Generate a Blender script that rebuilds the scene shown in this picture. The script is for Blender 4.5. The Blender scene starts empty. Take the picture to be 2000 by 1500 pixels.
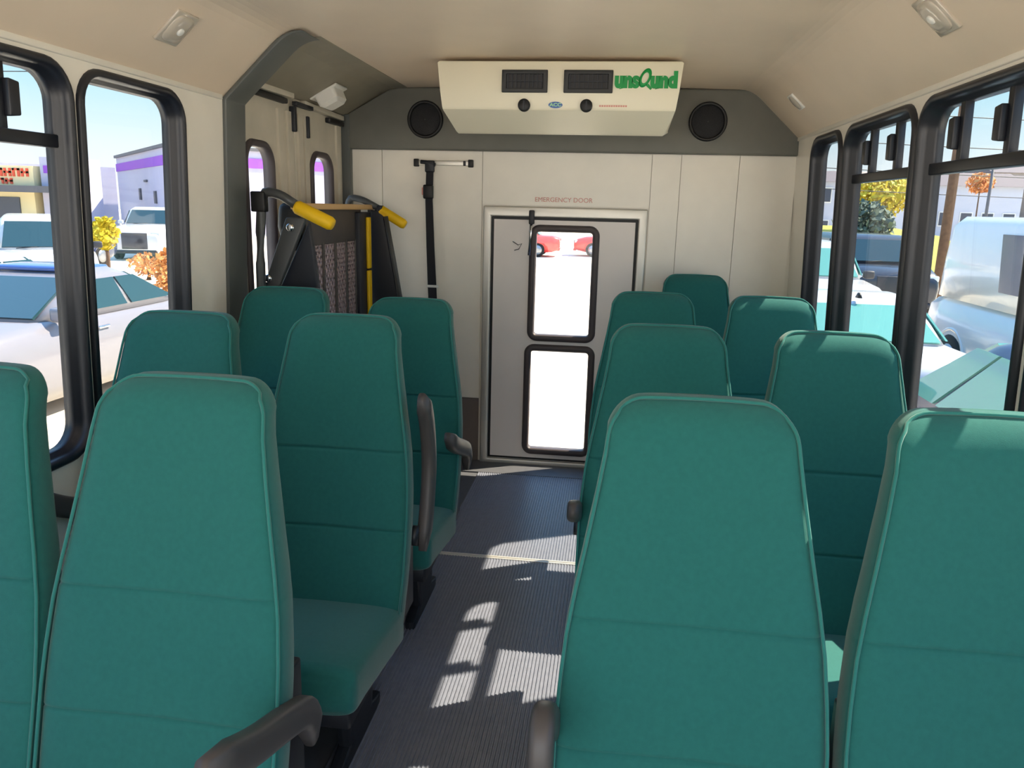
import bpy, bmesh, math, random
from mathutils import Vector, Matrix
from mathutils.geometry import tessellate_polygon
S = bpy.context.scene
COL = S.collection
random.seed(7)
PI = math.pi
R = math.radians

# ------------------------------------------------------------------ camera
cam_d = bpy.data.cameras.new('camera'); cam = bpy.data.objects.new('camera', cam_d); COL.objects.link(cam)
cam_d.sensor_width = 36; cam_d.lens = 27.0; cam_d.clip_start = .02; cam_d.clip_end = 500
rt = Vector((0.99129845, 0.12934372, 0.02444552)); up = Vector((-0.05265976, 0.21946772, 0.97419755)); fw = Vector((-0.12064133, 0.96700782, -0.22436922))
cam.matrix_world = Matrix(((rt.x, up.x, -fw.x, .27534), (rt.y, up.y, -fw.y, 0), (rt.z, up.z, -fw.z, 1.46315), (0, 0, 0, 1)))
S.camera = cam

# ------------------------------------------------------------------ light
S.view_settings.view_transform = 'Standard'; S.view_settings.look = 'None'
S.view_settings.gamma = 1; S.view_settings.use_curve_mapping = False
S.view_settings.exposure = 0.0
W = bpy.data.worlds.new('sky'); S.world = W; W.use_nodes = True
wn = W.node_tree.nodes; wl = W.node_tree.links
bg = wn['Background']
tc = wn.new('ShaderNodeTexCoord'); sx = wn.new('ShaderNodeSeparateXYZ'); cr = wn.new('ShaderNodeValToRGB')
wl.new(tc.outputs['Generated'], sx.inputs[0]); wl.new(sx.outputs['Z'], cr.inputs[0]); wl.new(cr.outputs[0], bg.inputs[0])
el = cr.color_ramp.elements
el[0].position = 0.0; el[0].color = (.62, .62, .62, 1)
el[1].position = 1.0; el[1].color = (.30, .55, 1, 1)
e = el.new(.06); e.color = (.52, .58, .60, 1)
e = el.new(.15); e.color = (.27, .48, .56, 1)
e = el.new(.35); e.color = (.26, .48, .80, 1)
bg.inputs[1].default_value = 2.4
sun_d = bpy.data.lights.new('sun', 'SUN'); sun = bpy.data.objects.new('sun', sun_d); COL.objects.link(sun)
sun_d.energy = 17.0; sun_d.angle = R(.55); sun_d.color = (1, .85, .64)
sun.rotation_euler = Vector((-1.29, -.68, -1.605)).to_track_quat('-Z', 'Y').to_euler()
sun.location = (12, 7, 16)
wd = bpy.data.lights.new('windshield_daylight', 'AREA'); wo = bpy.data.objects.new('windshield_daylight', wd); COL.objects.link(wo)
wd.shape = 'RECTANGLE'; wd.size = 2.0; wd.size_y = 1.1; wd.energy = 20; wd.color = (1, .97, .93)
wo.location = (0, -1.62, 1.35); wo.rotation_euler = (R(90), 0, 0)

# ------------------------------------------------------------------ materials
MATS = {}
def srgb(r, g, b):
    f = lambda c: (c/255/12.92 if c/255 <= .04045 else ((c/255+.055)/1.055)**2.4)
    return (f(r), f(g), f(b), 1)
def mat(name, col, rough=.5, metal=0, noise=0, nscale=30, bump=0, bscale=200, spec=.5, sheen=0, coat=0):
    m = bpy.data.materials.new(name); m.use_nodes = True
    n = m.node_tree.nodes; l = m.node_tree.links; b = n['Principled BSDF']
    b.inputs['Base Color'].default_value = col; b.inputs['Roughness'].default_value = rough
    b.inputs['Metallic'].default_value = metal; b.inputs['Specular IOR Level'].default_value = spec
    if sheen: b.inputs['Sheen Weight'].default_value = sheen; b.inputs['Sheen Roughness'].default_value = .45
    if coat: b.inputs['Coat Weight'].default_value = coat; b.inputs['Coat Roughness'].default_value = .05
    if noise or bump:
        t = n.new('ShaderNodeTexCoord')
    if noise:
        z = n.new('ShaderNodeTexNoise'); z.inputs['Scale'].default_value = nscale; z.inputs['Detail'].default_value = 5
        mx = n.new('ShaderNodeMix'); mx.data_type = 'RGBA'; mx.blend_type = 'MULTIPLY'; mx.inputs[0].default_value = 1
        rp = n.new('ShaderNodeMapRange'); rp.inputs[1].default_value = .3; rp.inputs[2].default_value = .7
        rp.inputs[3].default_value = 1-noise; rp.inputs[4].default_value = 1+noise
        l.new(t.outputs['Object'], z.inputs['Vector']); l.new(z.outputs[0], rp.inputs[0])
        mx.inputs[6].default_value = col; l.new(rp.outputs[0], mx.inputs[7]); l.new(mx.outputs[2], b.inputs['Base Color'])
    if bump:
        z2 = n.new('ShaderNodeTexNoise'); z2.inputs['Scale'].default_value = bscale; z2.inputs['Detail'].default_value = 3
        bp = n.new('ShaderNodeBump'); bp.inputs['Strength'].default_value = bump; bp.inputs['Distance'].default_value = .002
        l.new(t.outputs['Object'], z2.inputs['Vector']); l.new(z2.outputs[0], bp.inputs['Height']); l.new(bp.outputs[0], b.inputs['Normal'])
    MATS[name] = m; return m
def glass(name, tint, refl=.05):
    m = bpy.data.materials.new(name); m.use_nodes = True
    n = m.node_tree.nodes; l = m.node_tree.links; n.remove(n['Principled BSDF'])
    t = n.new('ShaderNodeBsdfTransparent'); t.inputs[0].default_value = (*tint, 1)
    g = n.new('ShaderNodeBsdfGlossy'); g.inputs['Roughness'].default_value = .02
    lw = n.new('ShaderNodeLayerWeight'); lw.inputs[0].default_value = .5
    pw = n.new('ShaderNodeMath'); pw.operation = 'POWER'; pw.inputs[1].default_value = 5; l.new(lw.outputs['Facing'], pw.inputs[0])
    f = n.new('ShaderNodeMath'); f.operation = 'MULTIPLY_ADD'; f.inputs[1].default_value = .5; f.inputs[2].default_value = .02; l.new(pw.outputs[0], f.inputs[0])
    x = n.new('ShaderNodeMixShader'); l.new(f.outputs[0], x.inputs[0]); l.new(t.outputs[0], x.inputs[1]); l.new(g.outputs[0], x.inputs[2])
    l.new(x.outputs[0], n['Material Output'].inputs[0]); MATS[name] = m; return m

M_fab = mat('seat_fabric', srgb(38, 104, 100), .9, noise=.05, nscale=90, bump=.25, bscale=900, spec=.15, sheen=.25)
M_pipe = mat('seat_piping', srgb(46, 118, 112), .85, spec=.2, sheen=.3)
M_arm = mat('armrest_vinyl', srgb(74, 70, 70), .45)
M_wall = mat('wall_panel', srgb(243, 237, 226), .32, noise=.03, nscale=6)
M_ceil = mat('ceiling_panel', srgb(236, 216, 194), .42, noise=.03, nscale=4)
M_band = mat('rear_panel_grey', srgb(112, 112, 106), .55, noise=.05, nscale=12)
M_lin = mat('lift_lining', srgb(150, 143, 126), .5, noise=.05, nscale=9)
M_strip = mat('lift_trim', srgb(92, 96, 94), .4)
M_rub = mat('black_rubber', srgb(30, 32, 40), .38)
M_alu = mat('aluminium', srgb(222, 218, 210), .45, metal=.7)
M_floor = mat('floor_rubber', srgb(117, 121, 134), .38, noise=.08, nscale=40)
M_floorS = mat('floor_side', srgb(84, 86, 92), .5, noise=.08, nscale=30)
M_door = mat('door_panel', srgb(238, 230, 226), .4, noise=.02, nscale=5)
M_lift = mat('lift_door_paint', srgb(206, 198, 182), .45, noise=.06, nscale=10)
M_glassT = glass('tinted_glass', (.86, .88, .89))
M_glassC = glass('clear_glass', (.95, .96, .96))
M_ac = mat('ac_shell', srgb(238, 232, 210), .35)
M_black = mat('black_plastic', srgb(18, 18, 21), .5)
M_vent = mat('vent_frame', srgb(34, 36, 38), .5)
M_green = mat('sticker_green', srgb(0, 150, 70), .5)
M_greenp = mat('sticker_halo', srgb(170, 225, 175), .5)
M_blue = mat('badge_blue', srgb(66, 104, 176), .4)
M_white = mat('white_plastic', srgb(236, 234, 228), .4)
M_red = mat('red_lettering', srgb(222, 158, 148), .6)
M_steel = mat('black_steel', srgb(40, 42, 48), .45, metal=.3)
M_liftg = mat('lift_grey_steel', srgb(82, 84, 86), .45, metal=.3)
M_plate = mat('lift_plate', srgb(78, 72, 70), .5, metal=.2, noise=.06, nscale=20)
M_mesh = mat('lift_grating', srgb(176, 156, 158), .4, metal=.2)
M_yel = mat('yellow_foam', srgb(244, 196, 10), .55)
M_tan = mat('tan_edge', srgb(216, 176, 122), .5)
M_navy = mat('navy_panel', srgb(26, 30, 42), .5)
M_lens = mat('lamp_lens', srgb(196, 186, 172), .15, coat=.5)
M_belt = mat('belt_webbing', srgb(22, 22, 30), .75)
M_chrome = mat('chrome', srgb(215, 215, 218), .15, metal=1)
M_ground = mat('ground_concrete', srgb(222, 211, 192), .9, noise=.08, nscale=1.5)
M_tire = mat('tyre', srgb(24, 24, 26), .8)
M_rim = mat('wheel_rim', srgb(165, 168, 172), .3, metal=.7)
M_carW = mat('car_white', srgb(214, 214, 216), .25, coat=.6)
M_carS = mat('car_silver', srgb(128, 126, 134), .25, coat=.6)
M_carN = mat('car_navy', srgb(52, 60, 96), .22, coat=.6)
M_carB = mat('car_dark', srgb(40, 44, 56), .25, coat=.6)
M_carR = mat('car_red', srgb(200, 50, 46), .3, coat=.5)
M_roofB = mat('car_roof_blue', srgb(62, 92, 160), .18, coat=.8)
M_cgl = mat('car_glass', srgb(38, 66, 74), .08, coat=.5)
M_cgl2 = mat('car_glass_green', srgb(104, 168, 156), .08, coat=.5)
M_cdark = mat('car_trim', srgb(52, 52, 58), .5)
M_lamp = mat('head_lamp', srgb(215, 222, 228), .1)
M_tail = mat('tail_lamp', srgb(170, 30, 30), .2)
M_bldg = mat('building_grey', srgb(188, 186, 206), .8, noise=.03, nscale=1)
M_purp = mat('building_purple', srgb(150, 84, 196), .7)
M_cream = mat('cream_wall', srgb(238, 220, 172), .8)
M_dkw = mat('dark_window', srgb(70, 76, 90), .2)
M_orange = mat('orange_sign', srgb(232, 84, 52), .6)
M_canopy = mat('dark_canopy', srgb(92, 92, 98), .6)
M_house = mat('house_pale', srgb(196, 200, 214), .8)
M_house2 = mat('house_tan', srgb(206, 196, 186), .8)
M_roof = mat('house_roof', srgb(112, 104, 108), .85)
M_hill = mat('hill_scrub', srgb(150, 140, 132), .95, noise=.3, nscale=.5)
M_grass = mat('lawn', srgb(170, 168, 70), .9, noise=.15, nscale=3)
M_leafY = mat('leaf_yellow', srgb(206, 186, 40), .7, noise=.2, nscale=3)
M_leafG = mat('leaf_dark_green', srgb(84, 104, 92), .8, noise=.2, nscale=3)
M_leafO = mat('leaf_orange', srgb(214, 150, 88), .8, noise=.2, nscale=3)
M_bark = mat('bark', srgb(104, 82, 66), .9, noise=.2, nscale=8)
M_wire = mat('wire', srgb(60, 64, 70), .6)

# ------------------------------------------------------------------ helpers
def tag(o, label=None, cat=None, group=None, kind=None):
    if label: o['label'] = label
    if cat: o['category'] = cat
    if group: o['group'] = group
    if kind: o['kind'] = kind
    return o
def empty(name, loc=(0, 0, 0), rz=0, label=None, cat=None, group=None):
    o = bpy.data.objects.new(name, None); COL.objects.link(o); o.location = loc; o.rotation_euler = (0, 0, rz)
    o.empty_display_size = .1
    return tag(o, label, cat, group)
def link(name, me, m, parent=None):
    o = bpy.data.objects.new(name, me); COL.objects.link(o)
    if m: me.materials.append(m)
    if parent is not None: o.parent = parent
    return o
class MB:
    def __init__(s): s.bm = bmesh.new()
    def raw(s, vs, fs, smooth=False):
        v = [s.bm.verts.new(p) for p in vs]
        for f in fs:
            try:
                q = s.bm.faces.new([v[i] for i in f]); q.smooth = smooth
            except ValueError: pass
        return s
    def box(s, x0, x1, y0, y1, z0, z1, bev=0, seg=2):
        if bev <= 0:
            vs = [(x, y, z) for x in (x0, x1) for y in (y0, y1) for z in (z0, z1)]
            return s.raw(vs, [(0, 1, 3, 2), (4, 6, 7, 5), (0, 4, 5, 1), (2, 3, 7, 6), (0, 2, 6, 4), (1, 5, 7, 3)])
        t = bmesh.new(); bmesh.ops.create_cube(t, size=1)
        for v in t.verts: v.co = Vector(((x0+x1)/2+v.co.x*(x1-x0), (y0+y1)/2+v.co.y*(y1-y0), (z0+z1)/2+v.co.z*(z1-z0)))
        bmesh.ops.bevel(t, geom=t.edges[:], offset=bev, segments=seg, profile=.5, affect='EDGES')
        return s.merge(t, True)
    def merge(s, t, smooth=False):
        t.verts.index_update()
        s.raw([v.co.copy() for v in t.verts], [[v.index for v in f.verts] for f in t.faces], smooth); t.free(); return s
    def loft(s, rings, cap=True, closed=True, smooth=True):
        n = len(rings[0]); vs = [p for r in rings for p in r]; fs = []
        for i in range(len(rings)-1):
            for j in range(n if closed else n-1):
                k = (j+1) % n
                fs.append((i*n+j, i*n+k, (i+1)*n+k, (i+1)*n+j))
        if cap: fs += [tuple(range(n-1, -1, -1)), tuple(range((len(rings)-1)*n, len(rings)*n))]
        return s.raw(vs, fs, smooth)
    def tube(s, path, r, n=10, cap=True):
        P = [Vector(p) for p in path]; rings = []
        for i, p in enumerate(P):
            d = (P[min(i+1, len(P)-1)]-P[max(i-1, 0)]).normalized()
            a = d.cross(Vector((0, 0, 1)))
            if a.length < .05: a = d.cross(Vector((0, 1, 0)))
            a.normalize(); b = d.cross(a)
            rr = r[i] if isinstance(r, (list, tuple)) else r
            rings.append([p+a*math.cos(2*PI*k/n)*rr+b*math.sin(2*PI*k/n)*rr for k in range(n)])
        return s.loft(rings, cap)
    def cyl(s, p0, p1, r, n=20): return s.tube([p0, p1], r, n)
    def prism(s, poly, f, w0, w1):
        n = len(poly); return s.loft([[f(u, v, w0) for u, v in poly], [f(u, v, w1) for u, v in poly]], True, True, False)
    def plate(s, outer, holes, f, w0, w1):
        loops = [outer]+holes; tris = tessellate_polygon([[Vector((u, v, 0)) for u, v in L] for L in loops])
        flat = [p for L in loops for p in L]; n = len(flat)
        vs = [f(u, v, w0) for u, v in flat]+[f(u, v, w1) for u, v in flat]
        fs = [tuple(t) for t in tris]+[tuple(i+n for i in reversed(t)) for t in tris]; o = 0
        for L in loops:
            m = len(L)
            for j in range(m):
                a, b = o+j, o+(j+1) % m; fs.append((a, b, b+n, a+n))
            o += m
        return s.raw(vs, fs)
    def build(s, name, m, parent=None, bevel=0):
        bmesh.ops.remove_doubles(s.bm, verts=s.bm.verts[:], dist=1e-5)
        bmesh.ops.recalc_face_normals(s.bm, faces=s.bm.faces[:])
        me = bpy.data.meshes.new(name); s.bm.to_mesh(me); s.bm.free()
        o = link(name, me, m, parent)
        if bevel:
            md = o.modifiers.new('bevel', 'BEVEL'); md.width = bevel; md.segments = 3; md.limit_method = 'ANGLE'; md.angle_limit = R(32)
            for p in me.polygons: p.use_smooth = True
        return o
def rrect(u0, u1, v0, v1, r, n=7):
    P = []
    for cu, cv, a in ((u1-r, v1-r, 0), (u0+r, v1-r, 90), (u0+r, v0+r, 180), (u1-r, v0+r, 270)):
        for k in range(n+1):
            t = R(a+90*k/n); P.append((cu+r*math.cos(t), cv+r*math.sin(t)))
    return P
def sell(cx, cy, a, b, n=6, N=36):
    P = []
    for k in range(N):
        t = 2*PI*k/N; c, s_ = math.cos(t), math.sin(t)
        P.append((cx+a*math.copysign(abs(c)**(2/n), c), cy+b*math.copysign(abs(s_)**(2/n), s_)))
    return P
def ring_frame(name, u0, u1, v0, v1, r, prof, f, m, parent=None):
    """prof: list of (inset, w) swept round a rounded rectangle."""
    rings = [[f(u, v, w) for u, v in rrect(u0+i, u1-i, v0+i, v1-i, max(r-i, .012))] for i, w in prof]
    b = MB(); b.loft(rings+[rings[0]], cap=False); return b.build(name, m, parent)
def text_mesh(name, body, size, m, parent, M4, extrude=.0012, sx=1, bold=0):
    c = bpy.data.curves.new(name, 'FONT'); c.body = body; c.size = size; c.extrude = extrude; c.offset = bold; c.align_x = 'CENTER'; c.align_y = 'CENTER'
    t = bpy.data.objects.new('tmp', c); COL.objects.link(t)
    dg = bpy.context.evaluated_depsgraph_get(); me = bpy.data.meshes.new_from_object(t.evaluated_get(dg)); me.name = name
    bpy.data.objects.remove(t); bpy.data.curves.remove(c)
    me.transform(Matrix.Diagonal((sx, 1, 1, 1))); me.transform(M4); me.materials.clear()
    return link(name, me, m, parent)
def struct(o): o['kind'] = 'structure'; return o

# ------------------------------------------------------------------ shell of the bus
T = .04
FL = lambda u, v, w: Vector((-(1.18+(1.833-v)*T)+w, u, v))
FR = lambda u, v, w: Vector(((1.18+(1.833-v)*T)-w, u, v))
FB = lambda u, v, w: Vector((u, 4.26-w, v))
WZ0, WZ1, WR_ = .725, 1.812, .105
LW = [(1.265, 2.007, True), (2.022, 2.56, False), (.51, 1.25, True), (-.27, .47, True)]
RW = [(1.845, 2.588, True), (2.602, 3.368, True), (3.408, 3.905, False), (1.07, 1.81, True), (.29, 1.03, True), (-.49, .25, True)]
def window_hole(a, b): return rrect(a+.012, b-.012, WZ0+.012, WZ1-.012, WR_-.01)

FY0, FY1 = -1.6, 4.26
b = MB(); b.box(-1.28, 1.28, FY0, FY1+.04, -.06, 0); floor = struct(b.build('floor', M_floorS))
# ribbed aisle covering: one mesh, ribs running lengthwise
b = MB(); x = -.41; rings0 = []
prof = [(x, 0.0005)]
while x < .33:
    prof += [(x+.002, .003), (x+.0035, .0062), (x+.0075, .0062), (x+.009, .003), (x+.012, .003)]; x += .012
prof += [(x+.003, .0005)]
for (ya, yb) in ((FY0, 2.992), (3.004, 4.05)):
    b.loft([[Vector((px, ya, pz)) for px, pz in prof], [Vector((px, yb, pz)) for px, pz in prof]], cap=False, closed=False, smooth=False)
struct(b.build('floor_aisle', M_floor))
b = MB(); b.box(-.41, .34, 2.985, 2.996, 0, .0075); b.box(-.41, .34, 3.001, 3.011, 0, .0075)
struct(b.build('trim_1', M_alu))
b = MB(); b.box(-1.2, 1.2, 4.05, 4.25, 0, .007); struct(b.build('floor_rear', M_floorS))

LY1 = 2.985   # start of lift doorway
b = MB(); b.plate([(FY0, -.05), (LY1, -.05), (LY1, 1.86), (FY0, 1.86)], [window_hole(a, c) for a, c, _ in LW], FL, 0, -.05)
struct(b.build('wall_left', M_wall))
b = MB(); b.plate([(FY0, -.05), (FY1, -.05), (FY1, 1.86), (FY0, 1.86)], [window_hole(a, c) for a, c, _ in RW], FR, 0, -.05)
struct(b.build('wall_right', M_wall))
# rear wall with doorway
DO = [(-.392, .03), (.407, .03), (.407, 1.415), (-.392, 1.415)]
b = MB(); b.plate([(-1.25, -.05), (1.25, -.05), (1.23, 1.84), (.96, 2.1), (-.96, 2.1), (-1.23, 1.93)], [DO], FB, 0, -.05)
struct(b.build('wall_back', M_wall))
# raised rear wall panels (above the skirting strip) with seams
b = MB()
for (x0, x1, z0) in ((-1.19, -1.004, .385), (-1.001, -.445, .385), (.458, .606, .385), (.609, .902, .385), (.905, 1.19, .385)):
    b.box(x0, x1, 4.246, 4.2599, z0, 1.75)
b.box(-.442, .455, 4.246, 4.2599, 1.475, 1.75)
struct(b.build('wall_back_panels', M_wall))
b = MB(); b.box(-1.215, -.448, 4.25, 4.2599, 0, .38); b.box(.46, 1.215, 4.25, 4.2599, 0, .38)
struct(b.build('baseboard_back', mat('skirting_brown', srgb(122, 110, 104), .6)))

# ceiling: flat centre, coved sides
CW, CH, JW, JH = .927, 2.066, 1.18, 1.833
def cove(s, n=5):
    P = [(s*JW, JH)]
    p0 = Vector((s*JW, JH)); p3 = Vector((s*CW, CH)); d = p3-p0
    P.append(tuple(p0+d*.12)); P.append(tuple(p0+d*.82))
    a = p0+d*.82; c = p3; e2 = Vector((s*(CW-.06), CH+.002))
    for k in range(1, n+1):
        t = k/n; q = a*(1-t)**2+c*2*t*(1-t)+e2*t*t; P.append(tuple(q))
    return P
lp, rp_ = cove(-1), cove(1)
b = MB()
flat = [lp[-1], (-.45, CH+.012), (0, CH+.015), (.45, CH+.012), rp_[-1]]
for prof, ya, yb in ((flat, FY0, FY1), (rp_, FY0, FY1), (lp, FY0, LY1)):
    q = prof
    top = [(px*1.01, pz+.03) for px, pz in reversed(q)]
    b.loft([[Vector((px, ya, pz)) for px, pz in q+top], [Vector((px, yb, pz)) for px, pz in q+top]], True, True, False)
struct(b.build('ceiling', M_ceil))
b = MB(); b.box(-1.3, 1.3, FY0-.02, FY1+.06, 2.115, 2.15)
b.raw([(1.3, FY0, 2.12), (1.3, FY1, 2.12), (1.22, FY1, 1.85), (1.22, FY0, 1.85)], [(0, 1, 2, 3)])
b.raw([(-1.3, FY0, 2.12), (-1.3, FY1, 2.12), (-1.25, FY1, 1.9), (-1.25, FY0, 1.85)], [(0, 1, 2, 3)])
struct(b.build('ceiling_outer', M_carW))
# cream lip between wall and cove
b = MB()
b.box(1.172, 1.184, FY0, FY1-.05, 1.822, 1.84, .003); b.box(-1.184, -1.172, FY0, 2.82, 1.822, 1.84, .003)
struct(b.build('trim_2', M_wall))
# dark grey panel across the top of the rear wall
b = MB()
pl_ = [(-1.19, 1.752), (1.19, 1.752), (1.185, 1.84), (.95, 2.058), (.9, 2.07), (-.9, 2.07), (-.95, 2.058), (-1.185, 1.93)]
b.plate(pl_, [], FB, .05, 0); struct(b.build('trim_3', M_band, bevel=.012))
# lift doorway: trim strip up the wall and over the cove, sloped lining above the doors
b = MB()
ins = .014
prof = [(-1.256+ins, 0.0), (-1.18+ins, JH-.01)]+[(px+ins*.8, pz-ins*.8) for px, pz in lp[1:]]
outp = [(px-ins*1.2, pz+ins*.4) for px, pz in prof]
b.loft([[Vector((px, ya, pz)) for px, pz in prof+outp[::-1]] for ya in (2.83, 2.985)], True, True, False)
struct(b.build('trim_4', M_strip, bevel=.004))
b = MB()
q = [(-.85, 2.066), (-.93, 2.062), (-.99, 2.046), (-1.2, 1.925), (-1.27, 1.925), (-1.2, 2.1), (-.85, 2.1)]
b.loft([[Vector((px, ya, pz)) for px, pz in q] for ya in (2.975, 4.25)], True, True, False)
struct(b.build('trim_5', M_lin))
b = MB(); b.box(-1.25, -1.17, 4.205, 4.255, 0, 1.93, .006); struct(b.build('trim_6', M_strip))

# ------------------------------------------------------------------ side windows
PROF_W = [(0, .0), (.002, .010), (.008, .015), (.018, .015), (.022, .010), (.026, .0), (.027, -.014), (.031, -.016), (.031, -.026), (.035, -.028), (.036, -.058), (.0, -.058)]
wi = [0]
def side_window(a, c, transom, f, side):
    wi[0] += 1
    w = ring_frame('window_%d' % wi[0], a, c, WZ0, WZ1, WR_, PROF_W, f, M_rub); struct(w)
    b = MB(); b.plate(rrect(a+.025, c-.025, WZ0+.025, WZ1-.025, .08), [], f, -.046, -.051); b.build('pane', M_glassT, w)
    if transom:
        b = MB(); b.prism([(a+.03, 1.588), (c-.03, 1.588), (c-.03, 1.622), (a+.03, 1.622)], f, -.055, -.022); b.build('transom_bar', M_rub, w, bevel=.004)
        ys = (c-.21, c-.48)
        for y in ys:
            b = MB(); b.prism([(y-.014, 1.618), (y+.014, 1.618), (y+.014, WZ1-.03), (y-.014, WZ1-.03)], f, -.055, -.03); b.build('mullion', M_rub, w, bevel=.003)
            b = MB(); d = .024
            b.prism([(y+d*.2, 1.65), (y+d*1.7, 1.655), (y+d*1.7, 1.735), (y+d*.2, 1.74)], f, -.032, -.012); b.build('latch', M_rub, w, bevel=.004)
    return w
for a, c, t in LW: side_window(a, c, t, FL, -1)
for a, c, t in RW: side_window(a, c, t, FR, 1)

# ------------------------------------------------------------------ rear emergency door (recess, frame, leaf with two windows)
b = MB()
b.plate([(-.434, .0), (.45, .0), (.45, 1.468), (-.434, 1.468)], [[(-.39, .03), (.405, .03), (.405, 1.414), (-.39, 1.414)]], FB, 0, .03)
struct(b.build('trim_7', M_alu, bevel=.008))
W1 = (-.178, .203, .733, 1.374); W2 = (-.19, .208, .068, .716)
b = MB()
b.plate([(-.375, .045), (.39, .045), (.39, 1.398), (-.375, 1.398)], [rrect(w[0]+.015, w[1]-.015, w[2]+.015, w[3]-.015, .045) for w in (W1, W2)], FB, -.005, .012)
door = struct(b.build('door_1', M_door))
b = MB(); b.plate([(-.391, .031), (.406, .031), (.406, 1.414), (-.391, 1.414)], [[(-.375, .045), (.39, .045), (.39, 1.398), (-.375, 1.398)]], FB, -.012, .002)
b.build('door_seal', M_black, door)
M_gask = mat('door_gasket', srgb(74, 66, 68), .5)
for w in (W1, W2):
    fr = ring_frame('window_frame', *w, .055, [(0, .012), (.003, .024), (.012, .03), (.03, .03), (.038, .022), (.038, -.02), (.0, -.02)], FB, M_gask, door)
    b = MB(); b.plate(rrect(w[0]+.028, w[1]-.028, w[2]+.028, w[3]-.028, .03), [], FB, .0, .006); b.build('pane', M_glassC, fr)
b = MB(); b.box(-.18, -.152, 4.195, 4.235, 1.375, 1.45, .006); b.build('release_latch', M_steel, door)
b = MB(); b.tube([(-.166, 4.212, 1.40), (-.17, 4.205, 1.33), (-.174, 4.205, 1.21)], .008); b.build('release_lever', M_chrome, door)
b = MB(); b.tube([(-.27, 4.243, 1.28), (-.24, 4.243, 1.262), (-.22, 4.243, 1.27), (-.235, 4.243, 1.24), (-.26, 4.243, 1.232)], .0022, 6); b.build('release_wire', M_steel, door)
MB_ = Matrix(((1, 0, 0, 0), (0, 0, 1, 0), (0, 1, 0, 0), (0, 0, 0, 1)))
def rear_text(x, y, z): return Matrix.Translation((x, y, z)) @ Matrix.Rotation(R(90), 4, 'X')
t_ = text_mesh('door_lettering', 'EMERGENCY DOOR', .034, M_red, None, rear_text(0, 4.2445, 1.506), .0008, 1.02)
tag(t_, 'faint red capital lettering on the rear wall above the emergency door', 'sign')

# ------------------------------------------------------------------ lift doors in the left wall
def lift_door(name, y0, y1, wy0, wy1):
    wz0, wz1 = .72, 1.712
    f = lambda u, v, w: Vector((-1.215+w, u, v))
    b = MB(); b.plate([(y0, .02), (y1, .02), (y1, 1.925), (y0, 1.925)], [rrect(wy0+.01, wy1-.01, wz0+.01, wz1-.01, .09)], f, 0, -.035)
    d = struct(b.build(name, M_lift))
    fr = ring_frame('window_frame', wy0, wy1, wz0, wz1, .1, [(0, 0), (.003, .012), (.012, .018), (.022, .016), (.03, .006), (.03, -.03), (0, -.03)], f, M_gask, d)
    b = MB(); b.plate(rrect(wy0+.024, wy1-.024, wz0+.024, wz1-.024, .07), [], f, -.01, -.015); b.build('pane', M_glassC, fr)
    return d, f
d2, f = lift_door('door_2', 2.99, 3.562, 3.03, 3.315)
for y in (3.37, 3.47): b = MB(); b.prism([(y, .05), (y+.05, .05), (y+.05, 1.86), (y, 1.86)], f, 0, .012); b.build('rib', M_lift, d2)
b = MB(); b.prism([(3.05, 1.885), (3.44, 1.885), (3.44, 1.908), (3.05, 1.908)], f, 0, .03); b.build('gas_strut', M_black, d2, bevel=.006)
b = MB(); b.prism([(3.51, 1.775), (3.535, 1.775), (3.535, 1.885), (3.51, 1.885)], f, 0, .03); b.build('latch', M_steel, d2, bevel=.005)
b = MB(); b.prism([(3.0, 1.91), (3.50, 1.915), (3.50, 1.94), (3.0, 1.935)], f, .0, .035); b.build('door_rail', M_lift, d2, bevel=.004)
d3, f = lift_door('door_3', 3.575, 4.2, 3.735, 4.035)
for y in (3.59, 3.66, 4.10): b = MB(); b.prism([(y, .05), (y+.05, .05), (y+.05, 1.86), (y, 1.86)], f, 0, .012); b.build('rib', M_lift, d3)
b = MB(); b.prism([(3.96, 1.86), (4.17, 1.86), (4.17, 1.885), (3.96, 1.885)], f, 0, .03); b.build('gas_strut', M_black, d3, bevel=.006)
b = MB(); b.prism([(3.68, 1.76), (3.70, 1.76), (3.70, 1.86), (3.68, 1.86)], f, 0, .025); b.build('latch', M_steel, d3, bevel=.005)
b = MB(); b.prism([(3.64, 1.90), (4.17, 1.89), (4.17, 1.915), (3.64, 1.925)], f, .0, .03); b.build('door_rail', M_lift, d3, bevel=.004)
b = MB(); b.prism([(3.5, 1.885), (3.70, 1.885), (3.70, 1.905), (3.5, 1.905)], f, .02, .045); b.build('cross_latch', M_steel, d3, bevel=.004)
b = MB(); b.box(-1.30, -1.20, 2.98, 4.26, -.05, .02); struct(b.build('trim_8', M_strip))

# ------------------------------------------------------------------ air conditioner
AC = empty('air_conditioner', (.01, 3.8, 1.78), label='wide cream ceiling air conditioner with two dark vents above the rear door', cat='air conditioner')
AY = 3.42
b = MB()
secs = [(2.062, AY+.004, .508), (2.055, AY, .515), (1.95, AY, .505), (1.878, AY, .495), (1.868, AY+.004, .493), (1.864, AY+.012, .492), (1.79, AY+.155, .462), (1.783, AY+.172, .456)]
rings = []
for i, (z, y, hw) in enumerate(secs):
    hb, zb = .515, max(z, 1.852+.001*(len(secs)-i))
    rings.append([Vector((px, py, pz-1.78)) for px, py, pz in ((-hw, y-3.8, z), (hw, y-3.8, z), (hb, 4.2-3.8, zb), (-hb, 4.2-3.8, zb))])
b.loft(rings[::-1], True, True, False); b.build('housing', M_ac, AC, bevel=.008)
def acP(x, z, y=AY): return (x-.01, y-3.8, z-1.78)
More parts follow.
